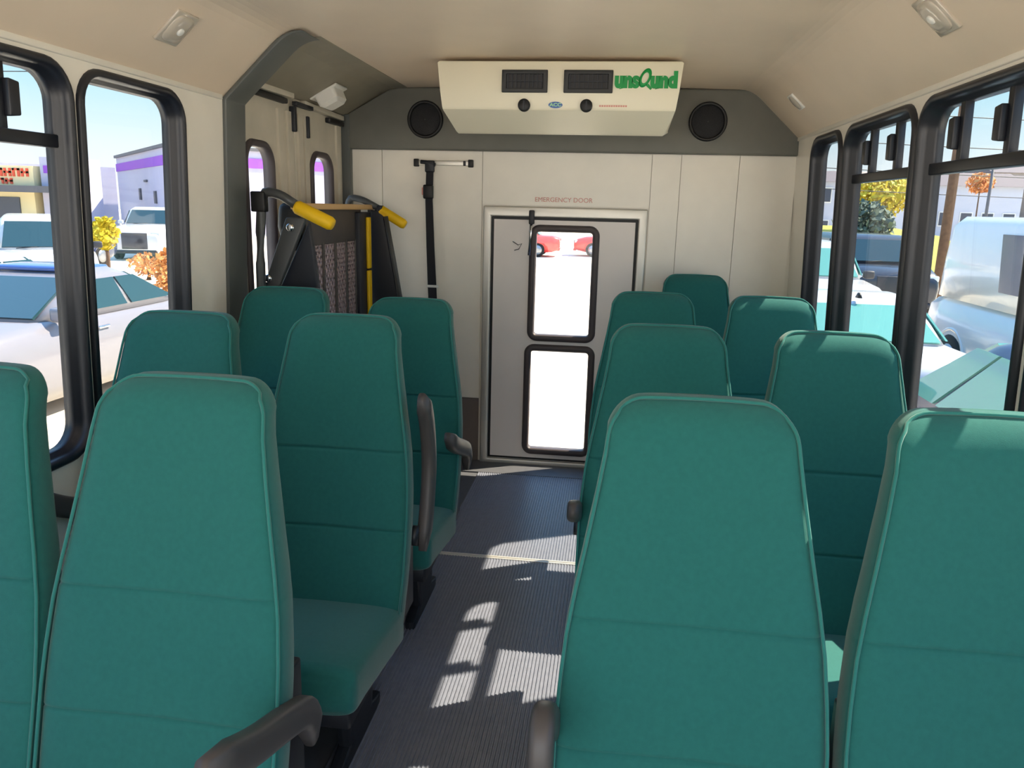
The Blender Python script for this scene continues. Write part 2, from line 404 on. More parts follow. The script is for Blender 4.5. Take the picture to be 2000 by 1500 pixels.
for x0, x1 in ((-.226, -.032), (.036, .240)):
    fA = lambda u, v, w: Vector((u-.01, AY-w-3.8, v-1.78))
    b = MB(); b.plate([(x0, 1.936), (x1, 1.936), (x1, 2.026), (x0, 2.026)], [[(x0+.02, 1.953), (x1-.02, 1.953), (x1-.02, 2.010), (x0+.02, 2.010)]], fA, -.002, .012)
    v = b.build('vent', M_vent, AC, bevel=.003)
    b = MB(); b.prism([(x0+.012, 1.945), (x1-.012, 1.945), (x1-.012, 2.018), (x0+.012, 2.018)], fA, -.001, .0015); b.build('vent_back', M_black, v)
    n = 9
    for k in range(n):
        u = x0+.026+(x1-x0-.052)*k/(n-1)
        b = MB(); b.prism([(u-.002, 1.953), (u+.002, 1.953), (u+.002, 2.010), (u-.002, 2.010)], fA, .001, .009); b.build('slat', M_navy, v)
    b = MB(); b.prism([(x0+.02, 1.979), (x1-.02, 1.979), (x1-.02, 1.983), (x0+.02, 1.983)], fA, .003, .010); b.build('slat', M_navy, v)
for x in (-.129, .134):
    b = MB(); P0 = Vector(acP(x, 1.885)); b.tube([P0+Vector((0, .004, 0)), P0+Vector((0, -.014, 0)), P0+Vector((0, -.018, 0))], [.026, .026, .020], 24)
    k = b.build('knob', M_black, AC)
    b = MB(); b.box(P0.x-.003, P0.x+.003, P0.y-.023, P0.y-.016, P0.z-.018, P0.z+.018); b.build('pointer', M_steel, k)
b = MB(); b.loft([[Vector((.004-.01+.03*math.cos(t*PI/12), AY-3.8+w, 1.888-1.78+.013*math.sin(t*PI/12))) for t in range(24)] for w in (.002, -.003)], True, True, False)
bd = b.build('badge', M_blue, AC)
text_mesh('badge_lettering', 'ACC', .019, M_greenp, bd, rear_text(-.006, AY-3.8-.0035, .108), .0006, 1.25, .0006)
Lg = text_mesh('logo_lettering', 'uns', .082, M_green, AC, rear_text(.298-.01, AY-3.8-.002, .207), .001, .88, .006)
text_mesh('logo_lettering', 'und', .082, M_green, AC, rear_text(.449-.01, AY-3.8-.002, .207), .001, .88, .006)
# tall slanted O of the logo with a tail
def oring(s): return [Vector((.372-.01+s*(.021*math.cos(t*PI/14)+.010*math.sin(t*PI/14)), 0, .217+s*.034*math.sin(t*PI/14))) for t in range(28)]
b = MB(); yo = AY-3.8
A_, B_ = oring(1.1), oring(.62)
b.loft([[p+Vector((0, yo-.003, 0)) for p in A_], [p+Vector((0, yo-.003, 0)) for p in B_]], False)
b.loft([[p+Vector((0, yo, 0)) for p in A_], [p+Vector((0, yo-.003, 0)) for p in A_]], False)
b.prism([(.366, .187), (.376, .195), (.392, .176), (.386, .170)], lambda u, v, w: Vector((u, yo-w, v)), 0, .003)
b.build('logo_lettering', M_green, AC)
b = MB()
for k in range(12): b.box(.178+k*.0098, .178+k*.0098+.007, AY-3.802, AY-3.8, .102, .109)
b.build('caution_lettering', M_red, AC)

# ------------------------------------------------------------------ rear speakers
def speaker(x, z, label):
    e_ = empty('speaker', (x, 4.205, z), label=label, cat='speaker', group='round speakers in the rear grey panel')
    b = MB(); rr = .096
    def ring(r, y): return [Vector((r*math.cos(2*PI*k/36), y, r*math.sin(2*PI*k/36))) for k in range(36)]
    b.loft([ring(rr, .004), ring(rr, -.012), ring(rr*.94, -.018), ring(rr*.84, -.014), ring(rr*.82, .004)], False)
    b.build('rim', M_black, e_)
    b = MB(); b.loft([ring(rr*.84, -.004), ring(rr*.6, -.010), ring(rr*.2, -.013), ring(.002, -.013)], False); b.build('grille', mat('speaker_grille', srgb(30, 30, 34), .7, bump=1, bscale=400) if 'speaker_grille' not in MATS else MATS['speaker_grille'], e_)
speaker(-.749, 1.906, 'black round speaker left of the air conditioner, partly behind it')
speaker(.722, 1.911, 'black round speaker right of the air conditioner in the grey panel')

# ------------------------------------------------------------------ dome lights
def dome(P, nrm, ydir, size, label, kind='square'):
    z = Vector(nrm).normalized(); y = Vector((0, 1, 0)); x = y.cross(z).normalized()
    M4 = Matrix(((x.x, y.x, z.x, P[0]), (x.y, y.y, z.y, P[1]), (x.z, y.z, z.z, P[2]), (0, 0, 0, 1)))
    e_ = empty('dome_light', label=label, cat='ceiling light', group='ceiling lights'); e_.matrix_world = M4
    h = size/2
    b = MB(); b.box(-h, h, -h, h, -.004, .008, .004); b.build('base', M_lens if kind == 'square' else M_white, e_)
    b = MB()
    if kind == 'square':
        sec = [(h*.86, .006), (h*.82, .012), (h*.5, .017), (h*.2, .018)]
        b.loft([[Vector((px, py, zz)) for px, py in sell(0, 0, a, a, 3.5, 32)] for a, zz in sec]); b.build('lens', M_lens, e_)
        b = MB(); b.tube([(0, 0, .016), (0, 0, .022), (0, 0, .024)], [.014, .012, .006], 16); b.build('bulb_cap', M_white, e_)
    elif kind == 'round':
        b.loft([[Vector((a*math.cos(t*PI/16), a*math.sin(t*PI/16), zz)) for t in range(32)] for a, zz in ((h*.95, .006), (h*.85, .011), (h*.4, .015), (.002, .016))]); b.build('lens', M_lens, e_)
    else:
        b.loft([[Vector((px, py, zz)) for px, py in sell(0, 0, a, c, 8, 32)] for a, c, zz in ((h*.75, h, .006), (h*.7, h*.95, .05), (h*.5, h*.7, .065))], True, True, False); b.build('lens', M_white, e_)
dome((-1.042, 2.305, 1.958), (.233, 0, -.253), 0, .115, 'square clear dome light on the left ceiling slope above the windows')
dome((1.045, 2.187, 1.957), (-.233, 0, -.253), 0, .115, 'square clear dome light on the right ceiling slope at the top of the view')
dome((1.051, 3.738, 1.951), (-.233, 0, -.253), 0, .085, 'small round light on the right ceiling slope near the grey rear panel', 'round')
dome((-1.112, 3.745, 1.973), (.141, 0, -.273), 0, .15, 'white boxy lamp on the lining above the lift doors', 'box')

# ------------------------------------------------------------------ belt rail and strap on the rear wall
e_ = empty('belt_rail', (-.655, 4.246, 1.686), label='short aluminium track with dark end blocks high on the rear wall', cat='track')
b = MB(); b.box(-.14, .14, -.016, 0, -.013, .013, .003); b.build('track', M_alu, e_)
for x in (-.152, .148): b = MB(); b.box(x-.014, x+.014, -.02, 0, -.02, .02, .004); b.build('end_block', M_black, e_)
b = MB(); b.box(.108, .122, -.022, -.014, -.013, .013, .003); b.build('stop', M_steel, e_)
e_ = empty('safety_strap', (-.728, 4.22, 1.686), label='long black strap hanging from the track on the rear wall', cat='strap')
b = MB(); b.tube([(-.05, -.004, .004), (-.02, -.006, .002), (.03, -.006, -.012)], .011, 8); b.box(-.026, .026, -.016, .004, -.05, .012, .006); b.build('anchor_clip', M_steel, e_)
b = MB()
ring = lambda x, z, h: [Vector((x-h, -.004, z)), Vector((x+h, -.004, z)), Vector((x+h, .002, z)), Vector((x-h, .002, z))]
b.loft([ring(0, -.02, .02), ring(-.005, -.2, .02), ring(.003, -.45, .022), ring(.012, -.66, .024), ring(.02, -.82, .024), ring(.025, -1.2, .024)], True, True, False); b.build('webbing', M_belt, e_)
b = MB(); b.box(-.035, .02, -.024, .006, -.19, -.115, .008); bk = b.build('buckle', M_black, e_)
b = MB(); b.box(-.043, -.033, -.018, -.004, -.17, -.13, .004); b.build('buckle_button', M_red, bk)
b = MB(); b.box(-.018, .048, -.008, .005, -.672, -.658, .003); b.build('tie', M_white, e_)

# ------------------------------------------------------------------ wheelchair lift
LF = empty('wheelchair_lift', (-1.02, 3.5, 0), label='folded black wheelchair lift with yellow grips inside the left rear doors', cat='wheelchair lift')
def lf(v): return Vector(v)-Vector((-1.02, 3.5, 0))
def lbuild(b, n, m, par=LF, bev=0):
    for v in b.bm.verts: v.co = lf(v.co)
    return b.build(n, m, par, bevel=bev)
b = MB(); b.box(-1.17, -.86, 2.99, 4.16, .008, .06, .01); lbuild(b, 'base_plate', M_steel)
def bend(P, n=6):
    V = [Vector(p) for p in P]; out = [V[0]]
    for i in range(1, len(V)-1):
        a = V[i]+(V[i-1]-V[i])*.45; c = V[i]+(V[i+1]-V[i])*.45
        for k in range(n+1):
            t = k/n; out.append(a*(1-t)**2+V[i]*2*t*(1-t)+c*t*t)
    return out+[V[-1]]
# near and far handrails with grips
b = MB(); b.tube(bend([(-1.157, 3.02, .06), (-1.157, 3.02, 1.50), (-1.06, 3.01, 1.495), (-.985, 3.0, 1.452)]), .019, 12); h1 = lbuild(b, 'handrail', M_liftg)
b = MB(); b.tube([(-.985, 3.0, 1.446), (-.975, 3.0, 1.441), (-.845, 3.0, 1.383), (-.832, 3.0, 1.377)], [.022, .028, .028, .022], 16)
g_ = lbuild(b, 'grip', M_yel, LF); g_['label'] = 'yellow foam grip of the near handrail'
b = MB(); b.tube(bend([(-1.14, 4.0, .06), (-1.14, 4.0, 1.49), (-1.05, 4.0, 1.49), (-.945, 4.0, 1.437)]), .017, 12); lbuild(b, 'handrail', M_liftg)
b = MB(); b.tube([(-.945, 4.0, 1.434), (-.935, 4.0, 1.43), (-.82, 4.0, 1.364), (-.808, 4.0, 1.357)], [.02, .026, .026, .02], 16)
g_ = lbuild(b, 'grip', M_yel, LF); g_['label'] = 'yellow foam grip of the far handrail'
# arms (near pair in plane y~3.05, far pair y~4.0)
fy = lambda y0: (lambda u, v, w: Vector((u, y0+w, v)))
b = MB(); b.prism([(-1.05, 1.40), (-.965, 1.40), (-1.1, 1.1), (-1.12, .9), (-1.12, .06), (-1.165, .06), (-1.165, 1.1)], fy(3.05), 0, .03); a1 = lbuild(b, 'arm', M_liftg, LF, .006)
for u, v in ((-1.03, 1.36), (-1.135, 1.15)):
    b = MB(); b.tube([(u, 3.052, v), (u, 3.042, v), (u, 3.038, v)], [.017, .017, .011], 14); lbuild(b, 'bolt', M_chrome, a1)
b = MB(); b.prism([(-.968, 1.385), (-.945, 1.20), (-.92, .9), (-.90, .06), (-1.12, .06), (-1.12, 1.08)], fy(3.09), 0, .03); lbuild(b, 'side_plate', M_navy, LF, .006)
b = MB(); b.prism([(-1.12, 1.46), (-1.02, 1.45), (-1.0, 1.36), (-1.06, 1.25), (-1.11, 1.27), (-1.13, 1.36)], fy(3.13), 0, .12); lbuild(b, 'hydraulic_pump', M_black, LF, .03)
b = MB(); b.prism([(-.99, 1.43), (-.925, 1.43), (-.86, 1.05), (-.80, .6), (-.80, .06), (-.99, .06)], fy(3.98), 0, .04); a2 = lbuild(b, 'arm', M_navy, LF, .006)
b = MB(); b.tube([(-.905, 3.975, 1.40), (-.86, 3.975, 1.15), (-.80, 3.975, .8)], .012, 8); lbuild(b, 'cable', M_liftg, LF)
b = MB(); b.box(-1.01, -.985, 3.99, 4.03, 1.40, 1.445, .006); lbuild(b, 'rail_clamp', M_black)
b = MB(); b.box(-.955, -.925, 3.975, 4.02, 1.425, 1.455, .006); lbuild(b, 'rail_clamp', M_steel)
# platform folded upright: solid upper plate, open grating below, tan top edge
PX = -1.0
b = MB(); b.box(PX-.02, PX, 3.14, 3.86, 1.28, 1.435, .004); lbuild(b, 'platform_plate', M_plate)
b = MB(); b.box(PX-.05, PX+.02, 3.10, 4.10, 1.432, 1.458, .004); lbuild(b, 'platform_edge', M_tan)
b = MB()
gy0, gy1, gz0, gz1 = 3.15, 3.77, .2, 1.28
def clipseg(p, q):
    # clip segment to rectangle (Liang-Barsky)
    t0, t1 = 0, 1; dx, dy = q[0]-p[0], q[1]-p[1]
    for pp, qq in ((-dx, p[0]-gy0), (dx, gy1-p[0]), (-dy, p[1]-gz0), (dy, gz1-p[1])):
        if abs(pp) < 1e-9:
            if qq < 0: return None
            continue
        r_ = qq/pp
        if pp < 0: t0 = max(t0, r_)
        else: t1 = min(t1, r_)
    if t1-t0 < 1e-3: return None
    return (p[0]+dx*t0, p[1]+dy*t0), (p[0]+dx*t1, p[1]+dy*t1)
for sg in (1, -1):
    k = -60
    while k < 110:
        c = gy0+k*.034
        sgm = clipseg((c, gz0-.1), (c+sg*(gz1-gz0+.2)*.8, gz1+.1)) if sg > 0 else clipseg((c, gz0-.1), (c-(gz1-gz0+.2)*.8, gz1+.1))
        k += 1
        if not sgm: continue
        (u0, v0), (u1, v1) = sgm
        d = Vector((u1-u0, v1-v0)).normalized(); nx, ny = -d.y*.0055, d.x*.0055
        b.prism([(u0-nx, v0-ny), (u1-nx, v1-ny), (u1+nx, v1+ny), (u0+nx, v0+ny)], lambda u, v, w: Vector((PX-.012+w, u, v)), 0, .008)
lbuild(b, 'platform_grating', M_mesh)
for y in (3.14, 3.32, 3.47, 3.62, 3.76): b = MB(); b.box(PX-.025, PX+.002, y, y+.022, .1, 1.29, .003); lbuild(b, 'platform_rib', M_plate)
b = MB(); b.box(PX-.03, PX+.02, 3.77, 3.96, .1, 1.42, .006); lbuild(b, 'platform_frame', M_navy)
for z0, z1 in ((1.135, 1.395), (.1, 1.125)):
    b = MB(); b.box(PX+.02, PX+.034, 3.87, 3.92, z0, z1, .004); o = lbuild(b, 'safety_stripe', M_yel); o['label'] = 'yellow strip on the platform frame'
b = MB(); b.box(-1.17, -1.11, 2.99, 3.03, 1.42, 1.5, .006); lbuild(b, 'rail_bracket', M_black)

# ------------------------------------------------------------------ seats
HWT = [(1.0, 0), ]
def interp(x, tab):
    for (x0, y0), (x1, y1) in zip(tab, tab[1:]):
        if x <= x1: 
            t = (x-x0)/(x1-x0); t = max(0, min(1, t)); t = t*t*(3-2*t)*.35+t*.65
            return y0+(y1-y0)*t
    return tab[-1][1]
HW = [(.28, .220), (.45, .2275), (.60, .2275), (.67, .224), (.75, .217), (.82, .206), (.90, .191), (.98, .177), (1.05, .166), (1.13, .157), (1.2, .155)]
TH = [(.28, .10), (.5, .105), (.8, .095), (1.0, .085), (1.2, .07)]
ZT, RC = 1.138, .27
def yfront(z): return -(ZT-z)*RC + (2.5*(z-(ZT-.10))**2 if z > ZT-.10 else 0)
def backrest_mesh():
    rings = []; rad = .054
    zs = [.285, .295, .33, .4, .47, .53, .552, .556, .56, .564, .57, .62, .67, .72, .765, .771, .775, .779, .785, .82, .87, .93, .98, 1.02, 1.045, 1.06, ZT-rad]
    zs += [ZT-rad+rad*math.sin(k*PI/2/9) for k in range(1, 10)]
    N = 44
    for z in zs:
        hw = interp(z, HW); th = interp(z, TH); yf = yfront(z)
        if z > ZT-rad:
            k = math.sqrt(max(0, 1-((z-(ZT-rad))/rad)**2)); hw = hw-rad+rad*k+.002
            k2 = math.sqrt(max(0, 1-max(0, (z-(ZT-.05))/.05)**2)); 
            yf += th*.5*(1-k2); th = th*(.3+.7*k2)
        if z < .3: 
            yf += .012*(z < .29); th -= .024*(z < .29); hw -= .012*(z < .29)
        cor = 5.0; ring = []
        for k in range(N):
            t = 2*PI*k/N; c, s_ = math.cos(t), math.sin(t)
            px = hw*math.copysign(abs(c)**(2/cor), c); py = th/2*math.copysign(abs(s_)**(2/cor), s_)
            y = yf+th/2+py
            if s_ < -.2:
                y += .014*max(0, 1-(px/hw)**2)*(1 if z < ZT-.07 else max(0, (ZT-z)/.07))
                if z in (.56, .775): y += .006
            ring.append(Vector((px, y, z+.006*(1-(px/.16)**2)*max(0, min(1, (z-1.05)/.08)))))
        rings.append(ring)
    return MB().loft(rings)
def piping_mesh():
    L = []; rad = .054
    zs = [.33, .45, .6, .67, .75, .82, .9, .98, 1.05, ZT-rad]+[ZT-rad+rad*math.sin(k*PI/2/8) for k in range(1, 9)]
    for z in zs:
        hw = interp(z, HW)
        if z > ZT-rad: hw = hw-rad+rad*math.sqrt(max(0, 1-((z-(ZT-rad))/rad)**2))
        y = yfront(z)+.010+(.012 if z > ZT-.02 else 0)
        L.append((hw*.985, y, z+.006*(1-(hw/.16)**2)*max(0, min(1, (z-1.05)/.08))))
    top = [L[-1]]
    Rr = [Vector(p) for p in L]; Lf = [Vector((-p[0], p[1], p[2])) for p in reversed(L)]
    mid = [Vector((L[-1][0]*(1-2*k/6), L[-1][1], ZT+.006*(1-(L[-1][0]*(1-2*k/6)/.16)**2))) for k in range(1, 6)]
    return MB().tube(Rr+mid+Lf, .0033, 7)
def cushion_mesh():
    rings = []; N = 40
    yb, yf = -.155, -.605
    for t in (0, .02, .06, .2, .4, .6, .8, .93, .945, .96, .972, .983, .992, 1):
        y = yb+(yf-yb)*t
        zt = .345+.065*min(1, t*1.15); th = .125; hw = .226
        e0 = max(0, 1-t/.05); e1 = max(0, (t-.93)/.07)
        k1 = math.sqrt(max(0, 1-e1*e1)); 
        top = zt+.006-.03*(1-k1); bot = zt-th+.02*(1-k1)
        hw2 = hw-.018*(1-k1)-.01*e0
        rings.append([Vector((px, y, pz)) for px, pz in sell(0, (top+bot)/2, hw2, (top-bot)/2, 6, N)])
    # vertical-ish close of the front
    last = rings[-1]; c = sum(last, Vector())/len(last)
    rings.append([c+(p-c)*.9+Vector((0, -.006, 0)) for p in last])
    return MB().loft(rings)
def arm_mesh(path, wid=.020):
    P = [Vector(p) for p in bend(path, 5)]; rings = []
    n = len(P)
    for i, p in enumerate(P):
        d = (P[min(i+1, n-1)]-P[max(i-1, 0)]).normalized(); nrm = Vector((0, -d.z, d.y))
        h = .030; 
        f_ = 1.0
        e_ = min(i, n-1-i)
        if e_ == 0: f_ = .55
        rings.append([p+Vector((a*f_, 0, 0))+nrm*c*f_ for a, c in sell(0, 0, wid, h, 3.5, 18)])
    d0 = (P[0]-P[1]).normalized(); d1 = (P[-1]-P[-2]).normalized()
    rings = [[v+d0*0 for v in rings[0]]]+rings[1:]
    return MB().loft(rings)
ARM_DN = [(0, -.02, .455), (0, -.035, .535), (0, -.13, .575), (0, -.27, .625), (0, -.40, .695)]
ARM_UP = [(0, -.065, .935), (0, -.005, .87), (0, .035, .72), (0, .0, .57), (0, -.055, .465)]
SEAT = {}
ARM_S = [(0, -.04, .60), (0, -.13, .632), (0, -.30, .70)]
ARM_D = [(0, -.02, .43), (0, -.04, .52), (0, -.13, .60), (0, -.275, .712), (0, -.305, .68), (0, -.30, .57)]
ARM_R = [(0, -.02, .43), (0, -.04, .52), (0, -.12, .59), (0, -.2, .65), (0, -.285, .705)]
def seat(x, y, label, arms=(), dz=0, group='green fabric bus seats'):
    r_ = empty('bus_seat', (x, y, 0), label=label, cat='seat', group=group)
    parts = []
    if not SEAT:
        bk = backrest_mesh().build('backrest', M_fab, r_); pp = piping_mesh().build('piping', M_pipe, bk)
        cu = cushion_mesh().build('seat_cushion', M_fab, r_)
        b = MB(); b.box(-.2, .2, -.57, -.06, .235, .29, .008); b.box(-.2, -.17, -.10, .03, .25, .6, .006); b.box(.17, .2, -.10, .03, .25, .6, .006)
        fr = b.build('seat_frame', M_steel, r_)
        def lg(sx):
            b = MB(); b.loft([[Vector((sx*.12+a, yy, z)) for a, yy in sell(0, -.3, .02, hw, 6, 16)] for z, hw in ((.0, .18), (.03, .18), (.05, .10), (.24, .14))], True, True, False)
            return b.build('leg', M_steel, r_)
        l1, l2 = lg(-1), lg(1)
        SEAT.update(bk=bk, pp=pp, cu=cu, fr=fr, l1=l1, l2=l2)
    else:
        def cp(o, par):
            c = o.copy(); COL.objects.link(c); c.parent = par; return c
        bk = cp(SEAT['bk'], r_); cp(SEAT['pp'], bk)
        for k in ('cu', 'fr', 'l1', 'l2'): cp(SEAT[k], r_)
    if dz: bk.location.z += 0; bk.scale = (1, 1, (ZT+dz-.285)/(ZT-.285)); bk.location.z = .285*(1-bk.scale[2])
    for side, path in arms:
        m = arm_mesh(path)
        for v in m.bm.verts: v.co.x += side*(.25 if path is ARM_UP else .236)
        a = m.build('armrest', M_arm, r_)
        b = MB(); h = path[0] if path is not ARM_UP else path[-1]
        if path is ARM_S: h = (0, -.03, .5)
        b.cyl((side*.222, h[1]-.005, h[2]+.05), (side*.24, h[1]-.005, h[2]+.05), .03); b.build('armrest_pivot', M_steel, a)
    return r_
def tilt(path, k):  # rotate armrest path about its pivot
    p0 = Vector(path[1]); out = []
    for p in path:
        d = Vector(p)-p0; c, s_ = math.cos(k), math.sin(k)
        out.append((0, p0.y+d.y*c+d.z*s_, p0.z-d.y*s_+d.z*c) if p is not path[0] else p)
    return out
LA, LW_, RA, RW_ = -.485, -.945, .445, .905
seat(LA, 1.25, 'nearest green seat on the left of the aisle, dark armrest lowered', [(1, ARM_DN)])
seat(LW_, 1.25, 'nearest green seat by the left windows, cut by the left edge of the view')
seat(LA, 2.11, 'second-row green seat left of the aisle with its black armrest raised', [(1, ARM_UP)])
seat(LW_, 2.03, 'second-row green seat by the left windows, showing over the nearest left aisle seat', [(-1, tilt(ARM_DN, .1))])
seat(LA, 2.86, 'third-row green seat left of the aisle with a grey armrest lowered, nearest the hanging strap', [(1, ARM_DN)], -.035)
seat(LW_, 2.76, 'third-row green seat by the left wall in front of the wheelchair lift')
seat(RA, 1.29, 'nearest green seat on the right of the aisle, armrest end pointing at the viewer', [(-1, ARM_D)])
seat(RW_+.018, 1.29, 'nearest green seat by the right windows, cut by the right edge of the view')
seat(RA, 2.17, 'second-row green seat right of the aisle, just behind the nearest one', [(-1, ARM_S)])
seat(RW_, 2.17, 'second-row green seat by the right windows with sunlight along its top')
seat(RA, 3.08, 'third-row green seat right of the aisle beside the rear door windows', [])
seat(RW_, 3.08, 'third-row green seat by the right windows, a sunlit notch on its top')
seat(.71, 4.06, 'rearmost single dark green seat against the rear wall')

# ------------------------------------------------------------------ outside: ground, cars, buildings, plants
GZ = -.78
b = MB(); b.box(-140, 140, -60, 140, GZ-.2, GZ); struct(b.build('ground', M_ground))
def sec(pts): return pts
def car(name, label, cat, x, y, rz, paint, L=4.7, Wd=1.82, H=1.45, hood=1.3, trunk=.9, hoodz=.95, beltz=.98, cabin=None, roofp=None, glassm=None, ws=.75, rs=.6, clear=.2, kind='sedan', group=None):
    """x forward is local +x (front); origin on the ground at the middle."""
    e_ = empty(name, (x, y, GZ), rz, label, cat, group)
    g = glassm or M_cgl; h = L/2; hw = Wd/2; roofp = roofp or paint
    # lower body loft along x
    b = MB(); st = []
    if kind == 'van': prof = [(-h, .35, 1.0, .9), (-h+.05, .3, 1.15, .97), (-h+.5, .25, beltz, 1), (h-.9, .25, beltz, 1), (h-.25, .27, hoodz, .96), (h-.03, .35, hoodz-.25, .9), (h, .42, hoodz-.4, .84)]
    else:
        prof = [(-h, .42, hoodz-.22, .82), (-h+.05, .33, hoodz-.06, .92), (-h+.35, .24, hoodz+.02, .985), (-h+trunk, clear, beltz, 1), (h-hood, clear, beltz, 1), (h-.55, .22, hoodz-.03, .985), (h-.15, .3, hoodz-.14, .93), (h-.02, .36, hoodz-.24, .86), (h, .42, hoodz-.32, .80)]
    for px, z0, z1, k in prof:
        w = hw*k; st.append([Vector((px, sy*w*a, z0+(z1-z0)*c)) for sy, a, c in ((-1, .88, 0), (-1, .97, .22), (-1, 1, .55), (-1, .955, .9), (-1, .86, 1), (1, .86, 1), (1, .955, .9), (1, 1, .55), (1, .97, .22), (1, .88, 0))])
    b.loft(st); b.build('body', paint, e_)
    # greenhouse
    xb0, xb1 = (-h+trunk-.02, h-hood+.02); xr0, xr1 = xb0+rs, xb1-ws
    zb = beltz-.02; zr = H; wb = hw*.90 if kind != 'van' else hw*.97; wr = hw*.74 if kind != 'van' else hw*.90
    if kind in ('suv', 'pickup'): wr = hw*.8
    if kind == 'pickup': xb0 = -h+2.0; xr0 = xb0+.12
    def gh(t, s, side):  # side panels: t along length 0..1 (rear->front), s up 0..1
        xx0 = xb0+(xr0-xb0)*s; xx1 = xb1+(xr1-xb1)*s
        return Vector((xx0+(xx1-xx0)*t, side*(wb+(wr-wb)*s), zb+(zr-.05-zb)*s))
    b = MB(); rings = []
    for s, ex in ((0, 0), (.5, .012), (.92, .0), (1.0, -.05)):
        z = zb+(zr-.05-zb)*s if s < 1 else zr
        w = (wb+(wr-wb)*s)+ex; x0 = xb0+(xr0-xb0)*s-ex*.5+(.12 if s == 1 else 0); x1 = xb1+(xr1-xb1)*s+ex*.5-(.18 if s == 1 else 0)
        if s == 1: w -= .04
        rings.append([Vector((px, py, z)) for px, py in sell((x0+x1)/2, 0, (x1-x0)/2, w, 9, 40)])
    b.loft(rings); b.build('cabin', paint, e_)
    if roofp is not paint:
        b = MB(); b.loft([[Vector((px, py, z)) for px, py in sell((xr0+xr1)/2, 0, (xr1-xr0)/2*k+.02, wr*k*.92, 7, 32)] for z, k in ((zr-.03, .9), (zr+.012, .86), (zr+.02, .7))]); b.build('roof_panel', roofp, e_)
    # windows
    def sidewin(t0, t1, side, n='side_window', lo=.14, hi=.86, nb=.0, nf=.0):
        P = [gh(t0+nb, lo, side), gh(t1-nf, lo, side), gh(t1, hi, side), gh(t0, hi, side)]
        off = Vector((0, side*.022, .004)); bb = MB(); bb.loft([[p+off*.1 for p in P], [p+off for p in P]], True, True, False); bb.build(n, g, e_)
    spl = {'sedan': [(.04, .40), (.44, .78), (.80, .97)], 'suv': [(.05, .30), (.34, .62), (.66, .95)], 'pickup': [(.08, .45), (.52, .93)], 'van': [(.78, .95)], 'coupe': [(.08, .45), (.5, .95)]}[kind]
    for side in (-1, 1):
        for t0, t1 in spl: sidewin(t0, t1, side)
        if kind == 'van': sidewin(.47, .67, side, 'side_window', .2, .85)
    def endwin(xb, xr, sg, n):
        lo, hi = .1, .88; P = []
        for s, k in ((lo, .86), (lo, -.86), (hi, -.84), (hi, .84)):
            P.append(Vector((xb+(xr-xb)*s, k*(wb+(wr-wb)*s), zb+(zr-.05-zb)*s)))
        off = Vector((sg*.025, 0, .02)); bb = MB(); bb.loft([P, [p+off for p in P]], True, True, False); bb.build(n, g, e_)
    endwin(xb1, xr1, 1, 'windshield')
    if kind != 'van': endwin(xb0, xr0, -1, 'rear_window')
    # wheels
    wr_ = .33 if kind in ('sedan', 'coupe') else .38
    for sx in (h-.92, -h+1.0):
        for sy in (-1, 1):
            bb = MB(); y1 = sy*(hw-.0); y0 = sy*(hw-.22)
            bb.tube([(sx, y0, wr_), (sx, y0+sy*.02, wr_), (sx, y1-sy*.01, wr_), (sx, y1+sy*.012, wr_)], [wr_*.9, wr_, wr_, wr_*.86], 28); wh = bb.build('wheel', M_tire, e_)
            bb = MB(); bb.tube([(sx, y1-sy*.02, wr_), (sx, y1+sy*.016, wr_), (sx, y1+sy*.022, wr_)], [wr_*.66, wr_*.64, wr_*.2], 24); bb.build('rim', M_rim, wh)
            bb = MB(); bb.loft([[Vector((sx+(wr_+d)*math.cos(t*PI/14), sy*(hw*.975+o), wr_+.02+(wr_+d)*math.sin(t*PI/14))) for t in range(15)] for d, o in ((.02, .0), (.02, .03), (.06, .03), (.06, -.02))], False, False); bb.build('wheel_arch', M_cdark if kind == 'suv' else paint, e_)
    for sy in (-1, 1):
        p = gh(.93, .06, sy); bb = MB(); bb.box(p.x-.05, p.x+.1, p.y+(sy*.02 if sy > 0 else -.2), p.y+(.2 if sy > 0 else -.02), p.z+.0, p.z+.14, .03); bb.build('mirror', paint if kind != 'suv' else M_cdark, e_)
        lz = hoodz-.24
        bb = MB(); bb.box(h-.20, h-.045, sy*hw*.72-.16, sy*hw*.72+.16, lz-.06, lz+.07, .03); bb.build('head_lamp', M_lamp, e_)
        bb = MB(); bb.box(-h+.0, -h+.14, sy*hw*.72-.14, sy*hw*.72+.14, lz-.02, lz+.12, .03); bb.build('tail_lamp', M_tail, e_)
        if kind in ('sedan', 'suv', 'coupe'):
            for t in (.33, .66):
                q = gh(t, 0, sy); bb = MB(); bb.box(q.x-.09, q.x+.09, sy*hw*.965-.02, sy*hw*.965+.03*1, zb-.14, zb-.11, .008); bb.build('door_handle', M_chrome, e_)
    bb = MB(); bb.box(h-.06, h+.015, -hw*.45, hw*.45, .42, hoodz-.2, .02); bb.build('grille', M_cdark, e_)
    bb = MB(); bb.box(h-.12, h+.02, -hw*.75, hw*.75, .26, .38, .03); bb.build('front_bumper', M_cdark if kind in ('suv', 'pickup') else paint, e_)
    bb = MB(); bb.box(-h-.02, -h+.12, -hw*.75, hw*.75, .3, .45, .03); bb.build('rear_bumper', M_cdark if kind in ('suv', 'pickup') else paint, e_)
    bb = MB(); bb.tube([(xb1+.02, -.5, zb+.05), (xb1-.05, 0, zb+.09)], .008, 6); bb.build('wiper', M_black, e_)
